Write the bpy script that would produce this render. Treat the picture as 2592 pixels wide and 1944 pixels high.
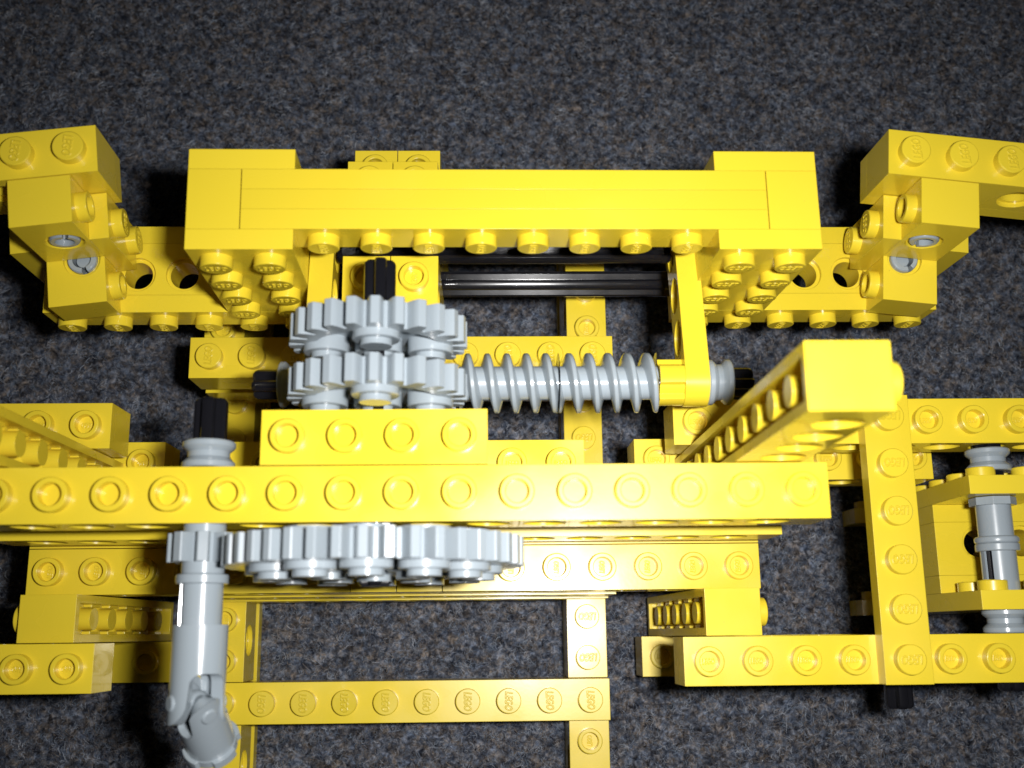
import bpy, bmesh, math, random
import numpy as np
from mathutils import Matrix, Vector

# ------------------------------------------------------------------ basics
for o in list(bpy.data.objects):
    bpy.data.objects.remove(o, do_unlink=True)
SC = bpy.context.scene
COL = SC.collection
MM = 0.001
SHIFT = Vector((64.0, 0.0, 86.4))          # model millimetres -> world (carpet top at z = 0)
random.seed(4)

def W(p):
    return (Vector(p) + SHIFT) * MM

# ------------------------------------------------------------------ camera
cam = bpy.data.cameras.new('camera')
cam.sensor_width = 36.0
cam.lens = 36.0 * 2734.44 / 2592.0
cam.clip_start = 0.005
cam.clip_end = 20.0
cam.dof.use_dof = True
cam.dof.focus_distance = 0.196
cam.dof.aperture_fstop = 26.0
cam_ob = bpy.data.objects.new('camera', cam)
COL.objects.link(cam_ob)
_rx, _ry, _rz = 0.22742939, -0.02379256, -0.01056790
_R = Matrix.Rotation(_rz, 3, 'Z') @ Matrix.Rotation(_ry, 3, 'Y') @ Matrix.Rotation(_rx, 3, 'X')
cam_ob.matrix_world = Matrix.Translation(W((-48.480, -19.245, 150.377))) @ _R.to_4x4()
SC.camera = cam_ob

# ------------------------------------------------------------------ world: a dim room
world = bpy.data.worlds.new('World')
SC.world = world
world.use_nodes = True
bg = world.node_tree.nodes['Background']
bg.inputs['Color'].default_value = (0.75, 0.85, 1.0, 1)
bg.inputs['Strength'].default_value = 0.006

# ------------------------------------------------------------------ the camera's flash
fl = bpy.data.lights.new('camera_flash', 'AREA')
fl.shape = 'RECTANGLE'
fl.size = 0.016
fl.size_y = 0.008
fl.energy = 0.198
fl.spread = math.radians(102)
fl.color = (1.0, 0.985, 0.97)
fl_ob = bpy.data.objects.new('camera_flash', fl)
COL.objects.link(fl_ob)
_lp = W((-25.0, -13.0, 152.0))
_tgt = W((-31.0, 12.0, -40.0))
fl_ob.location = _lp
fl_ob.rotation_euler = (_tgt - _lp).to_track_quat('-Z', 'Y').to_euler()

# ------------------------------------------------------------------ exposure / render
vs = SC.view_settings
vs.view_transform = 'Standard'
vs.look = 'None'
vs.exposure = 0.0
vs.gamma = 1.0
vs.use_curve_mapping = False
SC.render.engine = 'CYCLES'
SC.cycles.max_bounces = 10
SC.cycles.diffuse_bounces = 6
SC.cycles.glossy_bounces = 5
SC.cycles.sample_clamp_indirect = 4.0

# ------------------------------------------------------------------ materials
def new_mat(name):
    m = bpy.data.materials.new(name)
    m.use_nodes = True
    nt = m.node_tree
    return m, nt, nt.nodes['Principled BSDF']

def plastic(name, col, rough, bevel=0.16, speck=0.35, ior=1.53):
    m, nt, b = new_mat(name)
    N, L = nt.nodes, nt.links
    tc = N.new('ShaderNodeTexCoord')
    n1 = N.new('ShaderNodeTexNoise'); n1.inputs['Scale'].default_value = 60.0; n1.inputs['Detail'].default_value = 3.0
    n2 = N.new('ShaderNodeTexNoise'); n2.inputs['Scale'].default_value = 1500.0; n2.inputs['Detail'].default_value = 2.0
    n3 = N.new('ShaderNodeTexVoronoi'); n3.inputs['Scale'].default_value = 420.0
    geo = N.new('ShaderNodeNewGeometry')
    for n in (n1, n2, n3):
        L.new(geo.outputs['Position'], n.inputs['Vector'])
    inf = N.new('ShaderNodeObjectInfo')
    hsv = N.new('ShaderNodeHueSaturation'); hsv.inputs['Color'].default_value = (*col, 1)
    mr = N.new('ShaderNodeMapRange'); mr.inputs['To Min'].default_value = 0.94; mr.inputs['To Max'].default_value = 1.04
    L.new(inf.outputs['Random'], mr.inputs['Value']); L.new(mr.outputs['Result'], hsv.inputs['Value'])
    # dust motes lying on the plastic
    cr = N.new('ShaderNodeValToRGB')
    cr.color_ramp.elements[0].position = 0.035; cr.color_ramp.elements[0].color = (1, 1, 1, 1)
    cr.color_ramp.elements[1].position = 0.06; cr.color_ramp.elements[1].color = (0, 0, 0, 1)
    L.new(n3.outputs['Distance'], cr.inputs['Fac'])
    cr2 = N.new('ShaderNodeValToRGB')
    cr2.color_ramp.elements[0].position = 0.56; cr2.color_ramp.elements[1].position = 0.62
    L.new(n1.outputs['Fac'], cr2.inputs['Fac'])
    mul = N.new('ShaderNodeMath'); mul.operation = 'MULTIPLY'
    L.new(cr.outputs['Color'], mul.inputs[0]); L.new(cr2.outputs['Color'], mul.inputs[1])
    mul2 = N.new('ShaderNodeMath'); mul2.operation = 'MULTIPLY'; mul2.inputs[1].default_value = speck
    L.new(mul.outputs[0], mul2.inputs[0])
    mix = N.new('ShaderNodeMix'); mix.data_type = 'RGBA'
    L.new(mul2.outputs[0], mix.inputs['Factor'])
    L.new(hsv.outputs['Color'], mix.inputs['A'])
    mix.inputs['B'].default_value = (col[0]*0.35+0.05, col[1]*0.3+0.05, col[2]*0.3+0.05, 1)
    L.new(mix.outputs['Result'], b.inputs['Base Color'])
    # handling wear in the gloss
    rr = N.new('ShaderNodeMapRange')
    rr.inputs['From Min'].default_value = 0.35; rr.inputs['From Max'].default_value = 0.7
    rr.inputs['To Min'].default_value = rough * 0.75; rr.inputs['To Max'].default_value = rough * 1.5
    L.new(n1.outputs['Fac'], rr.inputs['Value']); L.new(rr.outputs['Result'], b.inputs['Roughness'])
    b.inputs['IOR'].default_value = ior
    b.inputs['Coat Weight'].default_value = 0.32
    b.inputs['Specular IOR Level'].default_value = 0.42
    b.inputs['Coat Roughness'].default_value = 0.05
    bp = N.new('ShaderNodeBump'); bp.inputs['Strength'].default_value = 0.05; bp.inputs['Distance'].default_value = 0.00006
    L.new(n2.outputs['Fac'], bp.inputs['Height'])
    if bevel:
        bv = N.new('ShaderNodeBevel'); bv.samples = 4; bv.inputs['Radius'].default_value = bevel * MM
        L.new(bv.outputs['Normal'], bp.inputs['Normal'])
    L.new(bp.outputs['Normal'], b.inputs['Normal'])
    return m

M_Y = plastic('yellow_plastic', (0.745, 0.568, 0.032), 0.26)
M_G = plastic('light_grey_plastic', (0.29, 0.335, 0.37), 0.24, bevel=0.12, speck=0.15)
M_K = plastic('black_plastic', (0.007, 0.007, 0.009), 0.16, bevel=0.08, speck=0.15)

def carpet_mats():
    m, nt, b = new_mat('carpet_felt')
    N, L = nt.nodes, nt.links
    geo = N.new('ShaderNodeNewGeometry')
    def noise(sc, det, ro, dist=0.0):
        n = N.new('ShaderNodeTexNoise'); n.inputs['Scale'].default_value = sc; n.inputs['Detail'].default_value = det
        n.inputs['Roughness'].default_value = ro; n.inputs['Distortion'].default_value = dist
        L.new(geo.outputs['Position'], n.inputs['Vector']); return n
    n1 = noise(780.0, 9.0, 0.72, 0.6); n2 = noise(2400.0, 4.0, 0.7, 0.4); n3 = noise(520.0, 6.0, 0.7, 0.3)
    cr = N.new('ShaderNodeValToRGB')
    e = cr.color_ramp.elements
    e[0].position = 0.36; e[0].color = (0.010, 0.011, 0.015, 1)
    e[1].position = 0.66; e[1].color = (0.30, 0.31, 0.34, 1)
    for pos, c in ((0.45, (0.045, 0.048, 0.057, 1)), (0.54, (0.115, 0.12, 0.135, 1))):
        el = e.new(pos); el.color = c
    hue = N.new('ShaderNodeValToRGB')
    e = hue.color_ramp.elements
    e[0].position = 0.38; e[0].color = (0.80, 0.95, 1.20, 1)
    e[1].position = 0.62; e[1].color = (1.22, 0.98, 0.76, 1)
    el = e.new(0.5); el.color = (1.0, 1.0, 1.04, 1)
    mx = N.new('ShaderNodeMix'); mx.data_type = 'RGBA'; mx.blend_type = 'MULTIPLY'; mx.inputs['Factor'].default_value = 1.0
    L.new(n1.outputs['Fac'], cr.inputs['Fac']); L.new(n3.outputs['Fac'], hue.inputs['Fac'])
    L.new(cr.outputs['Color'], mx.inputs['A']); L.new(hue.outputs['Color'], mx.inputs['B'])
    L.new(mx.outputs['Result'], b.inputs['Base Color'])
    b.inputs['Roughness'].default_value = 1.0
    b.inputs['Specular IOR Level'].default_value = 0.1
    bp = N.new('ShaderNodeBump'); bp.inputs['Strength'].default_value = 0.9; bp.inputs['Distance'].default_value = 0.0006
    L.new(n2.outputs['Fac'], bp.inputs['Height']); L.new(bp.outputs['Normal'], b.inputs['Normal'])
    m2, nt, b2 = new_mat('carpet_fibre')
    N, L = nt.nodes, nt.links
    at = N.new('ShaderNodeAttribute'); at.attribute_name = 'tint'
    cr = N.new('ShaderNodeValToRGB')
    k = 1.0
    ramp = ((0.0, (0.012, 0.014, 0.022)), (0.20, (0.06, 0.068, 0.10)), (0.30, (0.17, 0.135, 0.105)), (0.36, (0.10, 0.14, 0.19)),
            (0.50, (0.19, 0.215, 0.28)), (0.57, (0.30, 0.25, 0.205)), (0.64, (0.23, 0.29, 0.38)), (0.80, (0.40, 0.42, 0.47)), (1.0, (0.66, 0.68, 0.72)))
    for n_, (pos, c) in enumerate(ramp):
        el = cr.color_ramp.elements[0] if n_ == 0 else (cr.color_ramp.elements[-1] if n_ == len(ramp)-1 else cr.color_ramp.elements.new(pos))
        el.position = pos; el.color = (*[q*k for q in c], 1)
    L.new(at.outputs['Fac'], cr.inputs['Fac']); L.new(cr.outputs['Color'], b2.inputs['Base Color'])
    b2.inputs['Roughness'].default_value = 0.55
    b2.inputs['Specular IOR Level'].default_value = 0.25
    return m, m2
M_C, M_CF = carpet_mats()

# ------------------------------------------------------------------ mesh helpers (millimetres)
class MB:
    """collects oriented polygons"""
    def __init__(s): s.v = []; s.f = []
    def face(s, pts, hint=None):
        pts = [Vector(p) for p in pts]
        if hint is not None:
            n = Vector((0, 0, 0))
            for i in range(len(pts)):
                a, b2 = pts[i], pts[(i+1) % len(pts)]
                n += Vector(((a.y-b2.y)*(a.z+b2.z), (a.z-b2.z)*(a.x+b2.x), (a.x-b2.x)*(a.y+b2.y)))
            if n.dot(Vector(hint)) < 0: pts.reverse()
        i0 = len(s.v); s.v += pts; s.f.append(list(range(i0, i0+len(pts))))
    def box(s, x0, x1, y0, y1, z0, z1, skip=''):
        if 'x' not in skip: s.face([(x0,y0,z0),(x0,y1,z0),(x0,y1,z1),(x0,y0,z1)], (-1,0,0))
        if 'X' not in skip: s.face([(x1,y0,z0),(x1,y1,z0),(x1,y1,z1),(x1,y0,z1)], (1,0,0))
        if 'y' not in skip: s.face([(x0,y0,z0),(x1,y0,z0),(x1,y0,z1),(x0,y0,z1)], (0,-1,0))
        if 'Y' not in skip: s.face([(x0,y1,z0),(x1,y1,z0),(x1,y1,z1),(x0,y1,z1)], (0,1,0))
        if 'z' not in skip: s.face([(x0,y0,z0),(x1,y0,z0),(x1,y1,z0),(x0,y1,z0)], (0,0,-1))
        if 'Z' not in skip: s.face([(x0,y0,z1),(x1,y0,z1),(x1,y1,z1),(x0,y1,z1)], (0,0,1))
    def lathe(s, prof, axis='z', n=32, origin=(0,0,0), closed=True):
        """prof: list of (r, t) around an axis; outward for profiles listed with increasing t on the outside"""
        o = Vector(origin)
        def P(r, t, a):
            c, d = math.cos(a)*r, math.sin(a)*r
            return o + {'z': Vector((c, d, t)), 'y': Vector((d, t, c)), 'x': Vector((t, c, d))}[axis]
        k = len(prof)
        for i in range(k if closed else k-1):
            (r0, t0), (r1, t1) = prof[i], prof[(i+1) % k]
            if r0 < 1e-6 and r1 < 1e-6: continue
            for j in range(n):
                a0, a1 = 2*math.pi*j/n, 2*math.pi*(j+1)/n
                pts = [P(r0,t0,a0), P(r0,t0,a1), P(r1,t1,a1), P(r1,t1,a0)]
                if r0 < 1e-6: pts = [pts[0], pts[2], pts[3]]
                elif r1 < 1e-6: pts = [pts[0], pts[1], pts[2]]
                i0 = len(s.v); s.v += pts; s.f.append(list(range(i0, i0+len(pts))))
    def mesh(s, name, smooth=35, recalc=False):
        me = bpy.data.meshes.new(name)
        me.from_pydata([v*MM for v in s.v], [], s.f)
        bm = bmesh.new(); bm.from_mesh(me)
        bmesh.ops.remove_doubles(bm, verts=bm.verts, dist=2e-6)
        if recalc: bmesh.ops.recalc_face_normals(bm, faces=bm.faces)
        bm.to_mesh(me); bm.free()
        me.polygons.foreach_set('use_smooth', [True]*len(me.polygons))
        me.set_sharp_from_angle(angle=math.radians(smooth))
        return me

CACHE = {}
def cached(key, fn):
    if key not in CACHE: CACHE[key] = fn()
    return CACHE[key]

def frame(O, xd, zd):
    x = Vector(xd).normalized(); z = Vector(zd).normalized(); y = z.cross(x)
    M = Matrix.Identity(4)
    for i in range(3):
        M[i][0] = x[i]; M[i][1] = y[i]; M[i][2] = z[i]; M[i][3] = O[i]
    return M

def to_world(M):
    """millimetre matrix -> world matrix"""
    R = M.copy(); R.translation = (M.translation + SHIFT) * MM
    return R

def thing(name, label, cat, M=None, group=None):
    o = bpy.data.objects.new(name, None); COL.objects.link(o)
    o.empty_display_size = 0.004
    o.matrix_world = to_world(M if M is not None else Matrix.Identity(4))
    o['label'] = label; o['category'] = cat
    if group: o['group'] = group
    o['_mw'] = [x for r in o.matrix_world for x in r]
    return o

def mw(o):
    a = list(o['_mw']); return Matrix([a[0:4], a[4:8], a[8:12], a[12:16]])

def part(name, me, mat, parent, Mworld):
    """Mworld: full world matrix of the part"""
    o = bpy.data.objects.new(name, me); COL.objects.link(o)
    if mat is not None and not me.materials: me.materials.append(mat)
    o.parent = parent
    o.matrix_basis = mw(parent).inverted() @ Mworld
    o['_mw'] = [x for r in Mworld for x in r]
    return o

def single(name, me, mat, Mworld, label, cat, group=None):
    o = bpy.data.objects.new(name, me); COL.objects.link(o)
    if not me.materials: me.materials.append(mat)
    o.matrix_world = Mworld
    o['label'] = label; o['category'] = cat
    if group: o['group'] = group
    o['_mw'] = [x for r in Mworld for x in r]
    return o

# ---- studs
def text_mesh():
    cu = bpy.data.curves.new('stud_text', 'FONT')
    cu.body = 'LEGO'; cu.size = 1.0; cu.align_x = 'CENTER'; cu.align_y = 'CENTER'
    cu.extrude = 0.05; cu.resolution_u = 2; cu.shear = 0.2; cu.offset = 0.012
    ob = bpy.data.objects.new('stud_text', cu); COL.objects.link(ob)
    bpy.context.view_layer.update()
    dg = bpy.context.evaluated_depsgraph_get()
    me = bpy.data.meshes.new_from_object(ob.evaluated_get(dg))
    vs_ = np.array([v.co[:] for v in me.vertices]); fs = [list(p.vertices) for p in me.polygons]
    bpy.data.objects.remove(ob, do_unlink=True); bpy.data.meshes.remove(me); bpy.data.curves.remove(cu)
    vs_[:, 0] -= (vs_[:, 0].max()+vs_[:, 0].min())/2; vs_[:, 1] -= (vs_[:, 1].max()+vs_[:, 1].min())/2
    w = vs_[:, 0].max()*2; h = vs_[:, 1].max()*2
    vs_[:, 0] *= 1.0/w; vs_[:, 1] *= 1.0/h; vs_[:, 2] *= 1.0/max(vs_[:, 2].max(), 1e-6)
    return vs_, fs
TV, TF = text_mesh()

def add_text(mb, width, height, z, rise):
    i0 = len(mb.v)
    for a in TV: mb.v.append(Vector((a[0]*width, a[1]*height, z + a[2]*rise)))
    for f in TF: mb.f.append([i0+k for k in f])

def stud_solid():
    mb = MB(); r, h = 2.42, 1.75
    mb.lathe([(r, 0.0), (r, h-0.13), (r-0.13, h), (0, h)], n=36, closed=False)
    add_text(mb, 3.5, 1.5, h, 0.10)
    return mb.mesh('stud_solid', 25)
def stud_hollow(txt=True):
    mb = MB(); r, h, q = 2.42, 1.75, 1.62
    mb.lathe([(r, 0.0), (r, h-0.13), (r-0.13, h), (q+0.08, h), (q, h-0.1), (q, 0.05), (0, 0.05)], n=36, closed=False)
    if txt: add_text(mb, 2.1, 0.95, 0.05, 0.05)
    return mb.mesh('stud_hollow', 25)
ST_S = stud_solid(); ST_H = stud_hollow(); ST_P = stud_hollow(False)

# ---- bricks, plates, beams: local x along length from 0, y centred, top at z = 0
GAP = 0.07
def brick_mesh(nx, ny, h, low=0.02):
    mb = MB(); mb.box(GAP, 8*nx-GAP, -4*ny+GAP, 4*ny-GAP, -h+low, 0)
    return mb.mesh('brick', 30)

NA = 32
def ring_angles(x0, x1, z0, z1):
    A = [2*math.pi*i/NA for i in range(NA)]
    for cx in (x0, x1):
        for cz in (z0, z1): A.append(math.atan2(cz, cx) % (2*math.pi))
    return sorted(A)
def to_rect(a, x0, x1, z0, z1):
    c, s = math.cos(a), math.sin(a); t = 1e9
    if c > 1e-9: t = min(t, x1/c)
    if c < -1e-9: t = min(t, x0/c)
    if s > 1e-9: t = min(t, z1/s)
    if s < -1e-9: t = min(t, z0/s)
    return c*t, s*t

def beam_mesh(n, h=9.6, hz=-3.8, holes=None, hollow=False):
    """n studs long, holes between studs through the sides, optional open underside"""
    mb = MB(); yw = 4-GAP; x0, x1 = GAP, 8*n-GAP; zb = -h+0.02
    holes = list(range(1, n)) if holes is None else holes
    R1, R2, cb = 3.1, 2.45, 0.85
    mb.box(x0, x1, -yw, yw, zb, 0, skip='yY' + ('z' if hollow else ''))
    for k in range(0, n+1):
        a, b2 = max(x0, 8*k-4), min(x1, 8*k+4)
        for s in (-1, 1):
            y = s*yw
            if k not in holes:
                mb.face([(a, y, zb), (b2, y, zb), (b2, y, 0), (a, y, 0)], (0, s, 0)); continue
            cx = 8*k; lim = (a-cx, b2-cx, zb-hz, -hz)
            A = ring_angles(*lim)
            for i in range(len(A)):
                t0, t1 = A[i], A[(i+1) % len(A)]
                p0, p1 = to_rect(t0, *lim), to_rect(t1, *lim)
                c0, c1 = (math.cos(t0), math.sin(t0)), (math.cos(t1), math.sin(t1))
                yi = s*(yw-cb)
                def Q(q, r, yy): return (cx+q[0]*r, yy, hz+q[1]*r)
                mb.face([Q(c0,R1,y), Q(c1,R1,y), (cx+p1[0], y, hz+p1[1]), (cx+p0[0], y, hz+p0[1])], (0, s, 0))
                inw = (-(c0[0]+c1[0]), 0, -(c0[1]+c1[1]))
                mb.face([Q(c0,R1,y), Q(c1,R1,y), Q(c1,R1,yi), Q(c0,R1,yi)], inw)
                mb.face([Q(c0,R1,yi), Q(c1,R1,yi), Q(c1,R2,yi), Q(c0,R2,yi)], (0, s, 0))
                mb.face([Q(c0,R2,yi), Q(c1,R2,yi), Q(c1,R2,0), Q(c0,R2,0)], inw)
                if hollow:
                    R3 = 3.35
                    mb.face([Q(c0,R3,s*2.6), Q(c1,R3,s*2.6), Q(c1,R3,0), Q(c0,R3,0)], (c0[0]+c1[0], 0, c0[1]+c1[1]))
    if hollow:
        t = 1.35; zi = -1.3; ya = yw-t; xa, xb = x0+t, x1-t
        mb.face([(x0,-yw,zb),(x1,-yw,zb),(xb,-ya,zb),(xa,-ya,zb)], (0,0,-1)); mb.face([(x0,yw,zb),(x1,yw,zb),(xb,ya,zb),(xa,ya,zb)], (0,0,-1))
        mb.face([(x0,-yw,zb),(x0,yw,zb),(xa,ya,zb),(xa,-ya,zb)], (0,0,-1)); mb.face([(x1,-yw,zb),(x1,yw,zb),(xb,ya,zb),(xb,-ya,zb)], (0,0,-1))
        mb.face([(xa,-ya,zb),(xb,-ya,zb),(xb,-ya,zi),(xa,-ya,zi)], (0,1,0)); mb.face([(xa,ya,zb),(xb,ya,zb),(xb,ya,zi),(xa,ya,zi)], (0,-1,0))
        mb.face([(xa,-ya,zb),(xa,ya,zb),(xa,ya,zi),(xa,-ya,zi)], (1,0,0)); mb.face([(xb,-ya,zb),(xb,ya,zb),(xb,ya,zi),(xb,-ya,zi)], (-1,0,0))
        mb.face([(xa,-ya,zi),(xb,-ya,zi),(xb,ya,zi),(xa,ya,zi)], (0,0,-1))
        for k in range(1, n):       # pins between the stud seats, and the wall pads beside the seats
            mb.lathe([(0, zb+0.15), (1.9, zb+0.15), (1.9, hz)], n=20, origin=(8*k, 0, 0), closed=False)
        for k in range(n):
            for s in (-1, 1):
                mb.box(8*k+2.2, 8*k+5.8, s*ya if s < 0 else ya-0.5, -ya+0.5 if s < 0 else ya, zb+1.6, zi)
    return mb.mesh('beam', 30)

def piece(kind, parent, O, xd, zd, nx, ny=1, h=None, studs='all', hollow_stud=None, trot=0.0, base=None, name=None, **kw):
    """kind: beam / brick / plate.  O: millimetre point on the top face, centre of the starting end.
    base: optional millimetre matrix (module frame) applied first"""
    h = h or {'beam': 9.6, 'brick': 9.6, 'plate': 3.2}[kind]
    if kind == 'beam':
        hk = tuple(kw['holes']) if kw.get('holes') is not None else None
        me = cached(('beam', nx, h, kw.get('hz', -3.8), hk, kw.get('hollow', False)), lambda: beam_mesh(nx, h, kw.get('hz', -3.8), kw.get('holes'), kw.get('hollow', False)))
    else:
        lw = kw.get('low', 0.02); me = cached(('brick', nx, ny, h, lw), lambda: brick_mesh(nx, ny, h, lw))
    M = frame(O, xd, zd)
    if base is not None: M = base @ M
    Mw = to_world(M)
    o = part(name or kind, me, M_Y, parent, Mw)
    hs = (kind == 'beam') if hollow_stud is None else hollow_stud
    sm = (ST_P if kw.get('plain') else ST_H) if hs else ST_S
    if studs == 'all': studs = [(i, j) for i in range(nx) for j in range(ny)]
    elif studs is None: studs = []
    for s in studs:
        i, j = s if isinstance(s, tuple) else (s, 0)
        S = Mw @ Matrix.Translation(Vector((8*i+4, 8*j+4-4*ny, 0))*MM) @ Matrix.Rotation(math.radians(trot + random.uniform(-2, 2)), 4, 'Z')
        part('stud', sm, M_Y, o, S)
    return o

X, Y, Z = (1, 0, 0), (0, 1, 0), (0, 0, 1)
nX, nY, nZ = (-1, 0, 0), (0, -1, 0), (0, 0, -1)

# ================================================================== carpet
def carpet():
    mb = MB(); n = 60; s = 700.0
    rng = np.random.default_rng(2)
    g = rng.normal(0, 0.12, (n+1, n+1))
    me = bpy.data.meshes.new('carpet')
    vs_ = []; fs = []
    for j in range(n+1):
        for i in range(n+1):
            vs_.append(((-s/2+s*i/n)*MM, (-s/2+20+s*j/n)*MM, (-0.55+float(g[j, i])*0.4)*MM))
    for j in range(n):
        for i in range(n):
            a = j*(n+1)+i; fs.append((a, a+1, a+n+2, a+n+1))
    me.from_pydata(vs_, [], fs)
    me.polygons.foreach_set('use_smooth', [True]*len(fs))
    me.materials.append(M_C)
    ob = bpy.data.objects.new('carpet', me); COL.objects.link(ob)
    ob['kind'] = 'structure'; ob['label'] = 'dark blue grey felt carpet of matted fibres under the model'; ob['category'] = 'carpet'
    # matted fibres: curled ribbons
    cnt, seg = 260000, 4
    cx = rng.uniform(-115, 165, cnt*2); cy = rng.uniform(-120, 175, cnt*2)
    gn = rng.random((140, 150))
    def noise(x, y, sc):
        u = (x+400)/sc; v = (y+400)/sc
        iu = np.floor(u).astype(int); iv = np.floor(v).astype(int); fu = u-iu; fv = v-iv
        fu = fu*fu*(3-2*fu); fv = fv*fv*(3-2*fv)
        q = lambda a, b: gn[b % 140, a % 150]
        return (q(iu, iv)*(1-fu)+q(iu+1, iv)*fu)*(1-fv)+(q(iu, iv+1)*(1-fu)+q(iu+1, iv+1)*fu)*fv
    dens = 0.4*noise(cx, cy, 2.3)+0.6*noise(cx+91, cy+37, 0.9)
    keep = np.argsort(-(dens + rng.uniform(0, 0.55, cnt*2)))[:cnt]
    cx, cy, dens = cx[keep], cy[keep], dens[keep]
    ang = 2*math.pi*(noise(cx, cy, 5.5)*1.6) + rng.normal(0, 0.9, cnt)
    ln = rng.uniform(0.6, 1.9, cnt); curl = rng.normal(0, 0.7, cnt)
    wd = rng.uniform(0.045, 0.095, cnt)
    z0 = rng.uniform(-0.55, 0.3, cnt); amp = rng.uniform(0.05, 0.6, cnt)*(0.4+dens)
    P = np.zeros((cnt, seg+1, 2, 3))
    x, y, a = cx.copy(), cy.copy(), ang.copy()
    for k in range(seg+1):
        t = k/seg
        nx_, ny_ = -np.sin(a), np.cos(a)
        zz = z0 + amp*np.sin(math.pi*t)
        taper = wd*(0.5+0.5*np.sin(math.pi*min(max(t, 0.1), 0.9)))
        for s2, sg in ((0, -0.5), (1, 0.5)):
            P[:, k, s2, 0] = x+nx_*taper*sg; P[:, k, s2, 1] = y+ny_*taper*sg; P[:, k, s2, 2] = zz + sg*wd*0.8
        x = x+np.cos(a)*ln/seg; y = y+np.sin(a)*ln/seg; a = a+curl
    V = (P.reshape(-1, 3)*MM).astype(np.float32)
    base = (np.arange(cnt)*(seg+1)*2)[:, None, None]
    k = (np.arange(seg)*2)[None, :, None]
    Fq = base + k + np.array([0, 2, 3, 1])[None, None, :]
    Fq = Fq.reshape(-1, 4)
    fm = bpy.data.meshes.new('carpet_fibres')
    fm.vertices.add(len(V)); fm.vertices.foreach_set('co', V.ravel())
    nf = len(Fq)
    fm.loops.add(nf*4); fm.loops.foreach_set('vertex_index', Fq.ravel().astype(np.int32))
    fm.polygons.add(nf); fm.polygons.foreach_set('loop_start', (np.arange(nf)*4).astype(np.int32))
    fm.update(calc_edges=True)
    tint = np.clip(rng.beta(1.5, 1.9, cnt)*0.72 + 0.75*(noise(cx+17, cy+5, 0.8)-0.5) + 0.28*(noise(cx+71, cy+25, 2.1)-0.5) + 0.16*(noise(cx+7, cy+55, 9.0)-0.5) + 0.2*(dens-0.45) + 0.07, 0, 1)
    bright = rng.random(cnt) < 0.006
    tint = np.minimum(tint, 0.78); tint[bright] = rng.uniform(0.8, 0.95, bright.sum())
    at = fm.attributes.new('tint', 'FLOAT', 'POINT')
    at.data.foreach_set('value', np.repeat(tint, (seg+1)*2).astype(np.float32))
    fm.materials.append(M_CF)
    fo = bpy.data.objects.new('carpet_fibres', fm); COL.objects.link(fo)
    fo.parent = ob; fo['kind'] = 'stuff'
carpet()

# ================================================================== mechanical meshes
def axle_profile(r=2.38, w=0.92):
    pts = []
    for q in range(4):
        a = q*math.pi/2
        loc = [(w, -0.0)]
        tip = [(r*0.0+w, 0)]
        arc = math.asin(w/r)
        seq = [(w, -w)] if False else []
        lobe = [(-w, w), (-w, r-0.45), (-w+0.2, r-0.12), (-w*0.35, r), (w*0.35, r), (w-0.2, r-0.12), (w, r-0.45), (w, w)]
        lobe.reverse()
        for (u, v) in lobe:
            pts.append((u*math.cos(a)-v*math.sin(a), u*math.sin(a)+v*math.cos(a)))
    out = []
    for p_ in pts:
        if not out or (abs(out[-1][0]-p_[0])+abs(out[-1][1]-p_[1])) > 1e-5: out.append(p_)
    if abs(out[0][0]-out[-1][0])+abs(out[0][1]-out[-1][1]) < 1e-5: out.pop()
    return out
def axle_mesh(length):
    mb = MB(); pr = axle_profile(); n = len(pr)
    secs = [(0.0, 0.80), (0.35, 0.95), (0.7, 1.0), (length-0.7, 1.0), (length-0.35, 0.95), (length, 0.80)]
    for k in range(len(secs)-1):
        (t0, s0), (t1, s1) = secs[k], secs[k+1]
        for i in range(n):
            a, b2 = pr[i], pr[(i+1) % n]
            mb.face([(t0, a[0]*s0, a[1]*s0), (t0, b2[0]*s0, b2[1]*s0), (t1, b2[0]*s1, b2[1]*s1), (t1, a[0]*s1, a[1]*s1)])
    mb.face([(0, a[0]*0.8, a[1]*0.8) for a in pr]); mb.face([(length, a[0]*0.8, a[1]*0.8) for a in reversed(pr)])
    return mb.mesh('axle', 30, recalc=True)

def axle(p, d, length, label, group=None, roll=0.0):
    d = Vector(d).normalized()
    up = Vector(Z) if abs(d.z) < 0.9 else Vector(Y)
    M = frame(p, d, up - d*up.dot(d)) @ Matrix.Rotation(math.radians(roll), 4, 'X')
    return single('axle', cached(('axle', length), lambda: axle_mesh(length)), M_K, to_world(M), label, 'axle', group)

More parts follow.
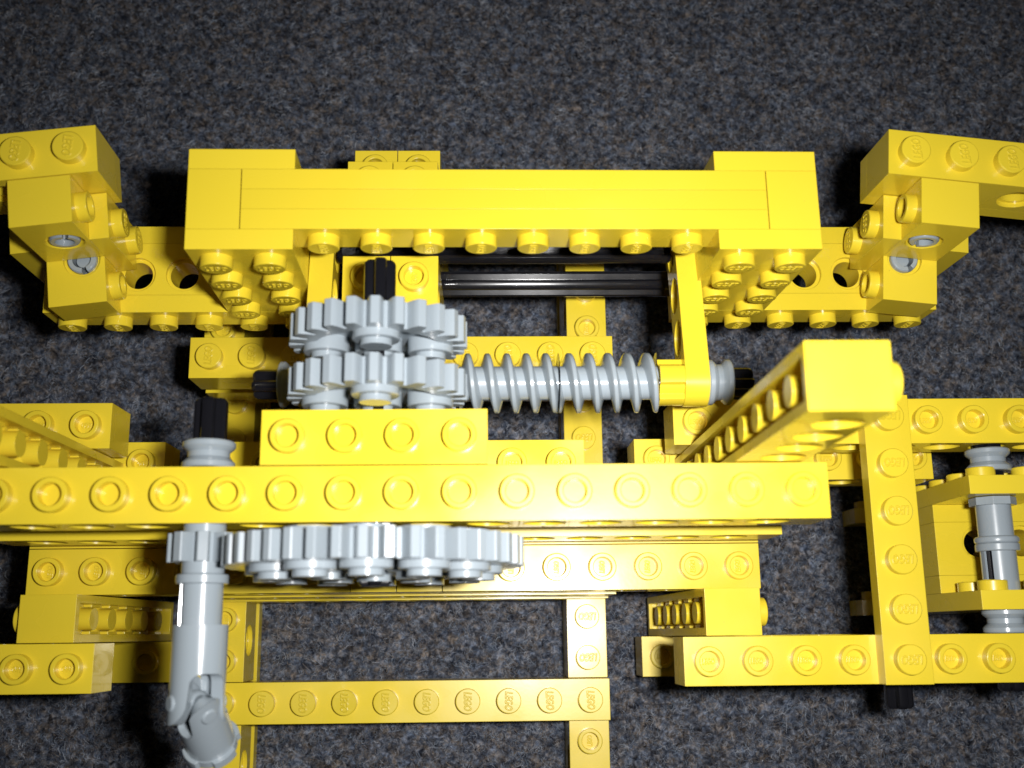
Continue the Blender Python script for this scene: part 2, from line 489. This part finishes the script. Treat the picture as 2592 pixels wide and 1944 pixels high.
def half_bush_mesh():
    mb = MB(); r = 3.72
    mb.lathe([(2.1, 0), (r-0.2, 0), (r, 0.2), (r, 0.85), (r-0.2, 1.1), (2.95, 1.6), (2.95, 2.4), (r-0.2, 2.9), (r, 3.15), (r, 3.75), (r-0.2, 3.95), (2.1, 3.95)], axis='x', n=36)
    return mb.mesh('half_bush', 30, recalc=True)
def bush_mesh(L=7.9, round_=False, slit=0.0):
    mb = MB()
    # octagonal flange
    def octo(t0, t1, r):
        n = 8; P = [(math.cos(2*math.pi*(i+0.5)/n)*r, math.sin(2*math.pi*(i+0.5)/n)*r) for i in range(n)]
        for i in range(n):
            a, b2 = P[i], P[(i+1) % n]
            mb.face([(t0, *a), (t0, *b2), (t1, *b2), (t1, *a)], (0, a[0]+b2[0], a[1]+b2[1]))
        mb.face([(t0, *a) for a in P], (-1, 0, 0)); mb.face([(t1, *a) for a in P], (1, 0, 0))
    if round_: mb.lathe([(0, 0), (3.5, 0), (3.62, 0.15), (3.62, 1.15), (3.5, 1.3), (2.9, 1.3)], axis='x', n=40, closed=False)
    else: octo(0, 1.35, 3.85)
    prof = [(2.93, 1.3), (2.93, L), (0, L)] if round_ else [(2.93, 1.35), (2.93, L-1.25), (3.4, L-1.2), (3.62, L-1.0), (3.7, L-0.7), (3.62, L-0.25), (3.4, L-0.02), (0, L-0.02)]
    if round_:
        for j in range(44):                  # sleeve with its clamp slit
            a0, a1 = slit+0.26+(2*math.pi-0.52)*j/44, slit+0.26+(2*math.pi-0.52)*(j+1)/44
            q = lambda a, r, t: (t, math.cos(a)*r, math.sin(a)*r)
            mb.face([q(a0,2.93,1.3), q(a1,2.93,1.3), q(a1,2.93,L), q(a0,2.93,L)], (0, math.cos(a0), math.sin(a0)))
            mb.face([q(a0,2.45,1.3), q(a1,2.45,1.3), q(a1,2.45,L), q(a0,2.45,L)], (0, -math.cos(a0), -math.sin(a0)))
        for a in (slit+0.26, slit-0.26):
            mb.face([q(a,2.93,1.3), q(a,2.45,1.3), q(a,2.45,L), q(a,2.93,L)])
    else: mb.lathe(prof, axis='x', n=36, closed=False)
    return mb.mesh('bush', 30)
HB = half_bush_mesh(); BU = bush_mesh()

def gear_profile(z, ro, rr, rp):
    pts = []
    for i in range(z):
        a = 2*math.pi*i/z; st = 2*math.pi/z
        for u, r in ((-0.41, rr), (-0.305, rp), (-0.21, ro-0.15), (-0.16, ro), (0.16, ro), (0.21, ro-0.15), (0.305, rp), (0.41, rr)):
            pts.append((a+u*st, r))
    return pts
def rim_mesh(z, ro, rr, rp, ri, half):
    mb = MB(); pr = gear_profile(z, ro, rr, rp); n = len(pr)
    def P(a, r, t): return (math.sin(a)*r, t, math.cos(a)*r)
    for i in range(n):
        (a0, r0), (a1, r1) = pr[i], pr[(i+1) % n]
        mb.face([P(a0,r0,-half), P(a1,r1,-half), P(a1,r1,half), P(a0,r0,half)])
        if ri > 0:
            mb.face([P(a0,ri,-half), P(a1,ri,-half), P(a1,ri,half), P(a0,ri,half)])
            for t in (-half, half): mb.face([P(a0,r0,t), P(a1,r1,t), P(a1,ri,t), P(a0,ri,t)])
        else:
            for t in (-half, half): mb.face([P(a0,r0,t), P(a1,r1,t), P(0,0,t)])
    return mb.mesh('toothed_rim', 30, recalc=True)
def boss_mesh(r, half, step=True, back=None):
    mb = MB()
    k = half-0.0
    if step:
        bk = [(r, k-1.5), (r-0.15, k-1.3), (r*0.66, k-1.3), (r*0.66, k), (0, k)] if back is None else [(r, back), (0, back)]
        pr = [(0, -k), (r*0.66, -k), (r*0.66, -k+0.9), (r-0.15, -k+0.9), (r, -k+1.05)] + bk
    else:
        pr = [(0, -k), (r-0.2, -k), (r, -k+0.2), (r, k-0.2), (r-0.2, k), (0, k)]
    mb.lathe(pr, axis='y', n=32, closed=False)
    return mb.mesh('boss', 30, recalc=True)
def web_mesh(r, half):
    mb = MB(); mb.lathe([(0, -half), (r, -half), (r, half), (0, half)], axis='y', n=48, closed=False)
    return mb.mesh('web', 30, recalc=True)

def gear(name, p, z, label, roll=0.0):
    M = Matrix.Translation(Vector(p)) @ Matrix.Rotation(math.radians(roll), 4, 'Y')
    t = thing(name, label, 'gear', Matrix.Translation(Vector(p)))
    Mw = to_world(M)
    if z == 24:
        part('toothed_rim', cached('rim24', lambda: rim_mesh(24, 13.0, 10.7, 12.0, 9.3, 1.95)), M_G, t, Mw)
        part('web', cached('web24', lambda: web_mesh(9.5, 0.8)), M_G, t, Mw)
        part('hub', cached('hub24', lambda: boss_mesh(3.5, 3.95, back=1.9)), M_G, t, Mw)
        rb, nb, rad = 7.6, 4, cached('boss24', lambda: boss_mesh(3.35, 3.9, back=1.5))
    else:
        part('toothed_rim', cached('rim40', lambda: rim_mesh(40, 21.0, 18.6, 19.9, 17.2, 1.95)), M_G, t, Mw)
        part('web', cached('web40', lambda: web_mesh(17.5, 0.8)), M_G, t, Mw)
        part('hub', cached('hub40', lambda: boss_mesh(3.7, 3.95)), M_G, t, Mw)
        rb, nb, rad = 14.6, 12, cached('boss40', lambda: boss_mesh(3.45, 3.9, back=2.45))
    for i in range(nb):
        a = 2*math.pi*i/nb
        S = Mw @ Matrix.Translation(Vector((math.sin(a)*rb, 0, math.cos(a)*rb))*MM)
        part('boss', rad, M_G, t, S)
    if z == 40:
        for i in range(4):
            a = 2*math.pi*i/4 + math.pi/4
            part('boss', rad, M_G, t, Mw @ Matrix.Translation(Vector((math.sin(a)*7.9, 0, math.cos(a)*7.9))*MM))
    return t

def worm_mesh(L=15.9):
    mb = MB(); pitch = 3.14; n = 40; turns = L/pitch
    prof = [(2.75, -pitch/2), (2.75, -0.95), (3.2, -0.8), (4.7, -0.42), (4.88, -0.25), (4.88, 0.25), (4.7, 0.42), (3.2, 0.8), (2.75, 0.95), (2.75, pitch/2)]
    tot = int(n*(turns+1)); m = len(prof)
    def P(k, r, dx):
        a = 2*math.pi*k/n
        x = pitch*k/n - pitch/2 + dx
        return (min(max(x, 0), L), r*math.cos(a), r*math.sin(a))
    for k in range(tot):
        for i in range(m-1):
            pts = [P(k, *prof[i]), P(k+1, *prof[i]), P(k+1, *prof[i+1]), P(k, *prof[i+1])]
            if max(q[0] for q in pts) - min(q[0] for q in pts) < 1e-6 and prof[i][0] == prof[i+1][0]: continue
            mb.face(pts, (prof[i][1] < 0 and -1 or 1, math.cos(2*math.pi*(k+.5)/n)*3, math.sin(2*math.pi*(k+.5)/n)*3))
    mb.lathe([(0, 0), (2.74, 0), (2.74, L), (0, L)], axis='x', n=40, closed=False)
    return mb.mesh('worm', 40)

def liftarm_mesh(n=4, th=3.9):
    """half-thickness lever: holes along local x (thickness), length along +y, first hole at origin"""
    mb = MB(); h = 3.95; R2, R1, cb = 2.45, 3.05, 0.5
    for k in range(n):
        lim = (-4.0, 4.0, -h, h)       # (y, z)
        A = ring_angles(*lim)
        def B(a):
            c, s = math.cos(a), math.sin(a)
            if (k == 0 and c < 0) or (k == n-1 and c > 0): return (c*h, s*h)
            q = to_rect(a, *lim); return q
        for i in range(len(A)):
            t0, t1 = A[i], A[(i+1) % len(A)]
            p0, p1 = B(t0), B(t1); c0, c1 = (math.cos(t0), math.sin(t0)), (math.cos(t1), math.sin(t1))
            o = 8*k
            Q = lambda x, q, r=1.0: (x, o+q[0]*r, q[1]*r)
            for x, s in ((0, -1), (th, 1)):
                xi = x - s*cb
                mb.face([Q(x,p0), Q(x,p1), Q(x,c1,R1), Q(x,c0,R1)], (s,0,0))
                mb.face([Q(x,c0,R1), Q(x,c1,R1), Q(xi,c1,R1), Q(xi,c0,R1)], (0,-c0[0],-c0[1]))
                mb.face([Q(xi,c0,R1), Q(xi,c1,R1), Q(xi,c1,R2), Q(xi,c0,R2)], (s,0,0))
            mb.face([Q(cb,c0,R2), Q(cb,c1,R2), Q(th-cb,c1,R2), Q(th-cb,c0,R2)], (0,-c0[0],-c0[1]))
            mid = ((p0[0]+p1[0])/2, (p0[1]+p1[1])/2)
            if abs(mid[1]) > h-1e-3 or (k == 0 and mid[0] < 0) or (k == n-1 and mid[0] > 0):
                mb.face([Q(0,p0), Q(0,p1), Q(th,p1), Q(th,p0)], (0, mid[0] if (k in (0, n-1)) and abs(mid[1]) < h-1e-3 else 0, mid[1]))
    return mb.mesh('liftarm', 30)
def arm_boss_mesh(L=4.0):
    """boss round the axle hole with four shallow flats"""
    mb = MB(); n = 48
    def rad(a):
        d = abs((a % (math.pi/2)) - math.pi/4)
        return 3.75 if d > 0.30 else 3.0
    P = [(math.cos(2*math.pi*i/n)*rad(2*math.pi*i/n), math.sin(2*math.pi*i/n)*rad(2*math.pi*i/n)) for i in range(n)]
    for i in range(n):
        a, b2 = P[i], P[(i+1) % n]
        mb.face([(0, *a), (0, *b2), (L, *b2), (L, *a)], (0, a[0]+b2[0], a[1]+b2[1]))
    mb.face([(0, *a) for a in P], (-1, 0, 0)); mb.face([(L, *a) for a in P], (1, 0, 0))
    return mb.mesh('boss', 30)

def pin_mesh():
    """end of a hollow connector pin with its slit; opening faces +z, face at z = 0"""
    mb = MB(); n = 40; ro, ri, dp = 2.42, 1.55, 3.0; gap = 0.20
    for i in range(n):
        a0 = gap/1.0 + (2*math.pi-2*gap)*i/n; a1 = gap/1.0 + (2*math.pi-2*gap)*(i+1)/n
        q = lambda a, r, z: (math.cos(a)*r, math.sin(a)*r, z)
        mb.face([q(a0,ri,0), q(a1,ri,0), q(a1,ro-0.2,0), q(a0,ro-0.2,0)], (0,0,1))
        mb.face([q(a0,ro-0.2,0), q(a1,ro-0.2,0), q(a1,ro,-0.25), q(a0,ro,-0.25)], (math.cos(a0),math.sin(a0),1))
        mb.face([q(a0,ro,-0.25), q(a1,ro,-0.25), q(a1,ro,-dp), q(a0,ro,-dp)], (math.cos(a0),math.sin(a0),0))
        mb.face([q(a0,ri,0), q(a1,ri,0), q(a1,ri,-dp), q(a0,ri,-dp)], (-math.cos(a0),-math.sin(a0),0))
    for a in (gap, -gap):
        q = lambda r, z: (math.cos(a)*r, math.sin(a)*r, z)
        mb.face([q(ri,0), q(ro-0.2,0), q(ro,-0.25), q(ro,-dp), q(ri,-dp)], (0, -a, 0))
    mb.lathe([(0, -1.1), (1.15, -1.1), (1.15, -dp)], n=24, closed=False)
    mb.lathe([(0, -dp), (ro, -dp)], n=24, closed=False)
    return mb.mesh('pin', 30)
PIN = pin_mesh()

# ================================================================== LADDER FRAME (low chassis)
FR = thing('ladder_frame', 'low yellow ladder frame of studded beams lying on the carpet', 'frame', Matrix.Translation(Vector((-64, 0, -86.4))))
# front rail F and the row behind it
piece('beam', FR, (-128, -8, -41.6), X, Z, 7, studs='all', trot=90)
piece('beam', FR, (-72, -8, -41.6), X, Z, 1, holes=[], trot=90)
piece('beam', FR, (-64, -8, -41.6), X, Z, 1, holes=[], trot=90)
piece('beam', FR, (-56, -8, -41.6), X, Z, 7, trot=90)
piece('beam', FR, (-128, 0, -41.6), X, Z, 16, studs=None)
piece('plate', FR, (-126, 0.6, -38.4), X, Z, 15, studs=None)
piece('plate', FR, (-126, 0.6, -35.2), X, Z, 15, studs=None)
piece('beam', FR, (-128, 0, -25.6), X, Z, 16, studs=None)
piece('beam', FR, (-96, 8, -25.6), X, Z, 8, trot=0)
piece('beam', FR, (-104, -8.3, -54.4), X, Z, 10, studs=None)
piece('beam', FR, (-104, -8.6, -68.0), X, Z, 10, studs=None)
# front crossbar D
piece('brick', FR, (-104, -32, -70.4), X, Z, 10, trot=-90)
# right rail
piece('brick', FR, (-28, -28, -73.6), Y, Z, 2, trot=90)
piece('beam', FR, (-28, -68, -73.6), Y, Z, 4)
piece('brick', FR, (-28, 0, -70.4), Y, Z, 4, trot=90)
piece('beam', FR, (-28, 36, -57.6), Y, Z, 4)
piece('brick', FR, (-28, 36, -67.2), Y, Z, 4, studs=None)
piece('plate', FR, (-28, -68, -83.2), Y, Z, 17, studs=None)
# left rail
piece('beam', FR, (-100, -28, -70.4), Y, Z, 2)
piece('beam', FR, (-100, -68, -70.4), Y, Z, 4)
piece('brick', FR, (-100, 0, -70.4), Y, Z, 4, trot=90)
piece('beam', FR, (-100, 36, -57.6), Y, Z, 4)
piece('brick', FR, (-100, 36, -67.2), Y, Z, 4, studs=None)
piece('plate', FR, (-100, -68, -83.2), Y, Z, 17, studs=None)
# rear crossbar K
piece('brick', FR, (-104, 32, -48.0), X, Z, 10, trot=90)
piece('brick', FR, (-104, 32, -60.8), X, Z, 10, studs=None)
# twin rear beams V stepping down behind the crossbar
for x_ in (-68, -60):
    piece('beam', FR, (x_, 26.4, -20.8), Y, Z, 2, trot=0)
    piece('brick', FR, (x_, 26.4, -30.4), Y, Z, 2, studs=None, h=17.6)
    piece('beam', FR, (x_-0.5, 46.7, -28.0), Y, Z, 2, trot=0)
    piece('beam', FR, (x_-0.5, 45.3, -37.6), Y, Z, 3, studs=[2])
    piece('brick', FR, (x_-0.5, 45.3, -47.2), Y, Z, 3, studs=None, h=10.4)
    piece('brick', FR, (x_-0.5, 61.3, -57.6), Y, Z, 1, studs=None, h=28.8)

# ================================================================== BRIDGE (upper gear beam on two tall posts)
BR = thing('gear_bridge', 'long yellow studded beam carrying the grey gears between two tall posts', 'bridge', Matrix.Translation(Vector((-64, 0, -60))))
piece('beam', BR, (-128, 0, 0), X, Z, 16, trot=0, plain=True)
piece('beam', BR, (-80, 8, 0), X, Z, 4, trot=0, plain=True)
piece('beam', BR, (-3.6, 8, 36), nZ, X, 12, name='post', hollow=True, plain=True)
piece('beam', BR, (-124.4, 8, 36), nZ, nX, 12, name='post', hollow=True, plain=True)

# ================================================================== OUTRIGGERS
def outrigger(side, label):
    s = 1 if side == 'R' else -1
    mx = (lambda x: x) if s > 0 else (lambda x: -128-x)
    T = thing('outrigger_frame', label, 'frame', Matrix.Translation(Vector((mx(20), -4, -83.2))))
    d = X if s > 0 else nX
    n = 9 if s > 0 else 4
    skip = [i for i in range(n) if not (s > 0 and i == 4)]
    piece('beam', T, (mx(-16), -24, -32), d, Z, n, studs=skip, trot=0)
    piece('beam', T, (mx(-16), 16, -32), d, Z, n, studs=skip, trot=0)
    piece('beam', T, (mx(-20.7), 12, -48), d, Z, 7, studs=[0, 3, 4, 5, 6] if s > 0 else [0, 1], trot=0)
    piece('beam', T, (mx(-17) if s > 0 else -104, -24, -73.6), d, Z, 6, studs=[0] if s > 0 else [0, 1], trot=0)
    # short leaning post between the beam and the front rail
    a_ = math.radians(3.2)
    piece('beam', T, (mx(-1.9), -16, -35.2), (-s*math.sin(a_), 0, -math.cos(a_)), (s*math.cos(a_), 0, -math.sin(a_)), 6, name='post', hollow=True, plain=True)
    if s > 0:
        piece('plate', T, (20, -28, -28.8), Y, Z, 6, trot=90)
    return T
outrigger('R', 'yellow outrigger of parallel beams joined by a six-stud plate laid across them')
outrigger('L', 'yellow outrigger beams ending bare beside the universal joint, no plate across')

# ================================================================== CROSSBAR (tilting frame on the worm axle)
T0 = Matrix.Translation(Vector((-44.818, 44.957, -2.766))) @ (Matrix.Rotation(0.009174, 4, 'Z') @ Matrix.Rotation(0.028768, 4, 'Y') @ Matrix.Rotation(0.000869, 4, 'X')) @ Matrix.Translation(Vector((-48, -8, 0)))
CB = thing('tilting_crossbar', 'thick yellow smooth-sided crossbar with stepped ends hung on two levers', 'crossbar', T0 @ Matrix.Translation(Vector((48, 8, -40))))
for y_ in (3.2, 6.4, 9.6):
    piece('plate', CB, (8, y_, -4), X, nY, 10, base=T0, studs=range(1, 9) if y_ == 3.2 else None, trot=90, low=0.006)
for x_ in (0, 88):
    piece('brick', CB, (x_, 3.2, -16), X, nY, 1, 4, base=T0, studs=None)
for x_ in (8, 80):
    piece('brick', CB, (x_, 3.2, -20), X, nY, 1, 3, base=T0, studs=None)
for x_, tr in ((0, 0), (80, 180)):
    piece('plate', CB, (x_, 0, -16), X, nY, 2, 4, base=T0, trot=tr)
    piece('plate', CB, (x_, 12.8, -16), X, nY, 2, 4, base=T0, studs=None)
for x_ in (-32, 80):
    piece('plate', CB, (x_, 0, -36), X, nY, 6, base=T0, trot=90)
    piece('beam', CB, (x_, 3.2, -36), X, nY, 6, base=T0, studs=None)
    piece('plate', CB, (x_, 12.8, -36), X, nY, 6, base=T0, studs=None)
LA = liftarm_mesh(); AB = arm_boss_mesh()
for xs, bo in ((-16.45, -4.0), (-77.25, 3.9)):
    M = Matrix.Translation(Vector((xs, 20.2, -19.8))) @ Matrix.Rotation(math.radians(-11.0), 4, 'X')
    lo = part('liftarm', LA, M_Y, CB, to_world(M))
    part('boss', AB, M_Y, lo, to_world(M @ Matrix.Translation(Vector((bo, 0, 0)))))

# ================================================================== SWING ARMS on the crossbar's wings
def swing_arm(px, s, rot, label, top_label):
    """s = +1: studs face +x (the arm at the left); s = -1 mirrored"""
    B = T0 @ Matrix.Translation(Vector((px, 7.0, -24))) @ Matrix.Rotation(math.radians(rot), 4, 'Z')
    T = thing('swing_arm', label, 'arm', B @ Matrix.Translation(Vector((0, 0, -8))))
    d = X if s > 0 else nX
    sx = lambda x: s*x
    # block with the upright pin
    piece('beam', T, (sx(3.8), -8, -4), Y, d, 2, base=B, studs=[0])
    # upright block with the cross pin
    piece('beam', T, (sx(3.8), 4, 16), nZ, d, 2, base=B, studs=[0])
    # tie plate over both
    piece('plate', T, (sx(7.0), 4, 8), nZ, d, 2, base=B, trot=90)
    # outer block below
    piece('brick', T, (sx(-5.9), 7, -2), nZ, d, 2, base=B, studs=None, h=6.6)
    # studded top beam with plate below
    n = 6 if s > 0 else 7
    piece('beam', T, (sx(8.2 if s > 0 else 9.4), 12, 16), (-s, 0, 0), Z, n, base=B, hollow_stud=False, trot=80 if s > 0 else 100, hz=-5.2, holes=[3, 4, 5] if s < 0 else [2, 3, 4])
    piece('plate', T, (sx(8.2 if s > 0 else 9.4), 12, 6.4), (-s, 0, 0), Z, n, base=B, studs=None)
    return B
BL = swing_arm(-23.1, 1, 6.5, 'yellow swing arm on the crossbar wing, its top beam showing two studs', '')
BRR = swing_arm(119.4, -1, -6.0, 'yellow swing arm on the crossbar wing, top beam with three studs and side hole', '')
for B, nm in ((BL, 'two-stud'), (BRR, 'three-stud')):
    sg = 1 if B is BL else -1
    single('connector_pin', PIN, M_G, to_world(B @ Matrix.Translation(Vector((0, 0, 0.02))) @ Matrix.Rotation(math.radians(-80 if sg > 0 else -60), 4, 'Z')), 'light grey slotted pin facing up in the low block of the %s swing arm' % nm, 'pin', 'grey pins in the swing arms')
    single('connector_pin', PIN, M_G, to_world(B @ frame((0, -0.0, 8), X, nY) @ Matrix.Rotation(math.radians(70 if sg > 0 else 250), 4, 'Z')), 'light grey slotted pin lying crosswise in the upright block of the %s swing arm' % nm, 'pin', 'grey pins in the swing arms')

# ================================================================== STEERING KNUCKLE (right)
kx = 33.6
KN = thing('steering_knuckle', 'yellow steering block of upright studded plates hanging on the bushed axle', 'knuckle', Matrix.Translation(Vector((40, -5, -78))))
piece('plate', KN, (kx, 6.2, -54), X, Y, 2, 6, trot=0)
piece('plate', KN, (kx, -13.0, -54), X, Y, 2, 6, studs=[(i, j) for i in range(2) for j in range(0, 2)], trot=0)
piece('plate', KN, (kx, 3.0, -50), X, Y, 4, studs=[2, 3])
piece('beam', KN, (kx, -0.2, -50), X, Y, 4, studs=None)
piece('plate', KN, (kx, -9.8, -50), X, Y, 4, studs=None)
piece('plate', KN, (kx-3.4, 6.1, -82.4), X, Y, 1, 1, studs=[0])
piece('plate', KN, (kx-3.4, -13.1, -82.4), X, Y, 1, 1, studs=[0])

# ================================================================== GEAR TRAIN
gear('spur_gear', (-64, 16, -3.8), 24, 'medium grey toothed gear right behind the short four-stud beam', roll=3.0)
gear('spur_gear', (-64, 24, -3.8), 24, 'medium grey toothed gear farther along the black axle, nearer the crossbar', roll=3.0)
gear('spur_gear', (-64, -8, -3.8), 40, 'largest grey toothed gear in front of the long studded beam', roll=1.5)
axle((-64, -12.6, -3.8), Y, 48.0, 'black cross-shaped axle through the three large grey gears', roll=8)
# pinion
PT = thing('pinion', 'tiny grey eight-tooth pinion meshing with the largest gear', 'gear', Matrix.Translation(Vector((-88, -7.1, -3.8))))
Mp = to_world(Matrix.Translation(Vector((-88, -7.1, -3.8))) @ Matrix.Rotation(math.radians(12), 4, 'Y'))
part('toothed_rim', rim_mesh(8, 4.95, 2.9, 3.9, 0, 2.0), M_G, PT, Mp)
part('hub', cached('hub8', lambda: boss_mesh(2.95, 3.7, step=False)), M_G, PT, Mp)
axle((-88, -18.6, -3.8), Y, 33.0, 'black axle end standing out beyond the grooved bush behind the long beam', roll=0)
# worm screws
WM = worm_mesh()
for i, (wx, lb) in enumerate(((-52.5, 'grey worm screw emerging beside the medium gears'), (-36.5, 'grey worm screw butting against the yellow lever boss'))):
    single('worm_gear', WM, M_G, to_world(Matrix.Translation(Vector((wx, 20.2, -19.8))) @ Matrix.Rotation(math.radians((40, 0)[i]), 4, 'X')), lb, 'worm gear', 'worm screws in a row on one axle')
axle((-85.5, 20.2, -19.8), X, 80.5, 'black axle carrying the row of worm screws', roll=20)
def hbush(p, d, label, grp='grooved grey half bushes'):
    d = Vector(d); up = Vector(Z)
    return single('half_bush', HB, M_G, to_world(frame(p, d, up)), label, 'bush', grp)
hbush((-12.5, 20.2, -19.8), X, 'grooved grey bush beside the yellow lever boss on the worm axle')
hbush((-81.3, 20.2, -19.8), X, 'grooved grey bush half hidden by the medium gears on the worm axle')
hbush((-88, 4.1, -3.8), Y, 'grooved grey bush behind the long beam on the joint axle')
# crossbar axles
axle((-73.3, 44.6, -24.9), X, 56.8, 'upper black axle spanning the two levers close below the crossbar', roll=62)
axle((-77.0, 44.2, -41.5), X, 64.5, 'lower black axle running parallel beneath the crossbar above the carpet', roll=22)
# knuckle axle with bushes
axle((40, -29.5, -35.8), Y, 50.0, 'black axle through the right outrigger beams and the steering block')
hbush((40, 7.5, -35.8), Y, 'grooved grey bush between outrigger beam and upper steering plate')
hbush((40, -20.0, -35.8), Y, 'grooved grey bush between outrigger beam and lower steering plate')
single('bush', BU, M_G, to_world(frame((40, 2.9, -35.8), nY, Z)), 'flanged grey bush with octagonal collar below the upper steering plate', 'bush', 'flanged bushes on the steering axle')
single('bush', bush_mesh(7.9, True, math.radians(150)), M_G, to_world(frame((40, -5.0, -35.8), nY, Z)), 'grey bush with round collar standing on the lower steering plate', 'bush', 'flanged bushes on the steering axle')
axle((23.2, -32.6, -43.0), Y, 16.0, 'short black axle tip poking out under the crossing plate')

# ================================================================== UNIVERSAL JOINT
def yoke_mesh(L, flange, ro=3.75):
    """tube along local x from 0 to the joint centre at x = L, two rounded ears at +-z"""
    mb = MB(); n = 72; na = 10; ri = 2.0; ew = 2.7 if ro > 3.5 else 2.45
    def end(th):
        t = ro*math.sin(th)                # th measured from the ear direction (+-z)
        c = abs(math.cos(th))
        if abs(t) <= ew: return L + math.sqrt(max(ew*ew - t*t, 0))*1.05
        u = abs(math.sin(th)); w_ = (1-c*c)
        g = (abs(t)-ew)/(ro-ew)            # 0 beside the ear .. 1 mid gap
        return L - 1.4 - 2.4*math.sqrt(max(1-(1-g)**2, 0))
    E = [end(2*math.pi*i/n) for i in range(n)]
    def P(i, r, x):
        a = 2*math.pi*(i % n)/n
        return (x, r*math.sin(a), r*math.cos(a))
    for i in range(n):
        e0, e1 = E[i], E[(i+1) % n]
        for k in range(na):
            u0, u1 = k/na, (k+1)/na
            a0 = 2*math.pi*(i+.5)/n; hint = (0, math.sin(a0), math.cos(a0))
            mb.face([P(i,ro,e0*u0), P(i+1,ro,e1*u0), P(i+1,ro,e1*u1), P(i,ro,e0*u1)], hint)
            mb.face([P(i,ri,e0*u0), P(i+1,ri,e1*u0), P(i+1,ri,e1*u1), P(i,ri,e0*u1)], (0, -hint[1], -hint[2]))
        mb.face([P(i,ro,e0), P(i+1,ro,e1), P(i+1,ri,e1), P(i,ri,e0)])
        mb.face([P(i,ro,0), P(i+1,ro,0), P(i+1,ri,0), P(i,ri,0)], (-1,0,0))
    for s in (-1, 1):                         # pivot pips on the ears
        i0 = len(mb.v)
        mb.lathe([(1.15, ro-0.25), (1.15, ro+0.05), (0.95, ro+0.22), (0, ro+0.25)], n=20, origin=(0, 0, 0), closed=False)
        for q in range(i0, len(mb.v)):
            v = mb.v[q]; mb.v[q] = Vector((L + v.x, v.y, s*v.z))
    mb.lathe([(0, L-5.6), (ri+0.02, L-5.6)], axis='x', n=32, closed=False)
    if flange:
        nn = 72; t0, t1 = 0.0, 1.3
        def rf(a): return 4.0 - (0.5 if abs(((a*4/math.pi) % 2)-1) < 0.42 else 0)
        P2 = [(math.sin(2*math.pi*i/nn)*rf(2*math.pi*i/nn), math.cos(2*math.pi*i/nn)*rf(2*math.pi*i/nn)) for i in range(nn)]
        for i in range(nn):
            a, b2 = P2[i], P2[(i+1) % nn]
            mb.face([(t0, *a), (t0, *b2), (t1, *b2), (t1, *a)], (0, a[0]+b2[0], a[1]+b2[1]))
            ai, bi = 2*math.pi*i/nn, 2*math.pi*(i+1)/nn
            for t, sg in ((t0, -1), (t1, 1)):
                mb.face([(t, *a), (t, *b2), (t, math.sin(bi)*3.0, math.cos(bi)*3.0), (t, math.sin(ai)*3.0, math.cos(ai)*3.0)], (sg, 0, 0))
    me = mb.mesh('yoke', 35)
    return me
jc = Vector((-87.9, -27.9, -3.8))
UJ = thing('universal_joint', 'light grey universal joint with its lower half bent aside', 'joint', Matrix.Translation(jc))
R1m = frame(jc, nY, (-0.78, 0, 0.62)) @ Matrix.Translation(Vector((-10.3, 0, 0)))
part('yoke', yoke_mesh(10.3, False), M_G, UJ, to_world(R1m))
d2 = Vector((-0.07, 0.65, 0.76)).normalized()       # from the far end of the lower yoke back up to the joint
z2 = Vector((0.66, -0.45, 0.60)); z2 = (z2 - d2*z2.dot(d2)).normalized()
R2m = frame(jc, d2, z2) @ Matrix.Translation(Vector((-10.0, 0, 0)))
part('yoke', yoke_mesh(10.0, True, 3.4), M_G, UJ, to_world(R2m))
def spider():
    mb = MB(); mb.lathe([(0, -1.7)] + [(1.75*math.cos(t), 1.75*math.sin(t)) for t in np.linspace(-1.3, 1.3, 8)] + [(0, 1.7)], n=24, closed=False)
    mb.lathe([(1.05, -3.2), (1.05, 3.2)], axis='z', n=16, closed=False); mb.lathe([(1.05, -3.2), (1.05, 3.2)], axis='y', n=16, closed=False)
    return mb.mesh('spider', 35, recalc=True)
part('spider', spider(), M_G, UJ, to_world(frame(jc, nY, (-0.78, 0, 0.62))))
single('bush', bush_mesh(7.9, True, math.radians(146)), M_G, to_world(frame((-88, -10.75, -3.8), nY, Z)), 'flanged grey bush between the tiny pinion and the universal joint', 'bush', 'flanged bush on the joint axle')

for o in bpy.data.objects:
    if '_mw' in o: del o['_mw']
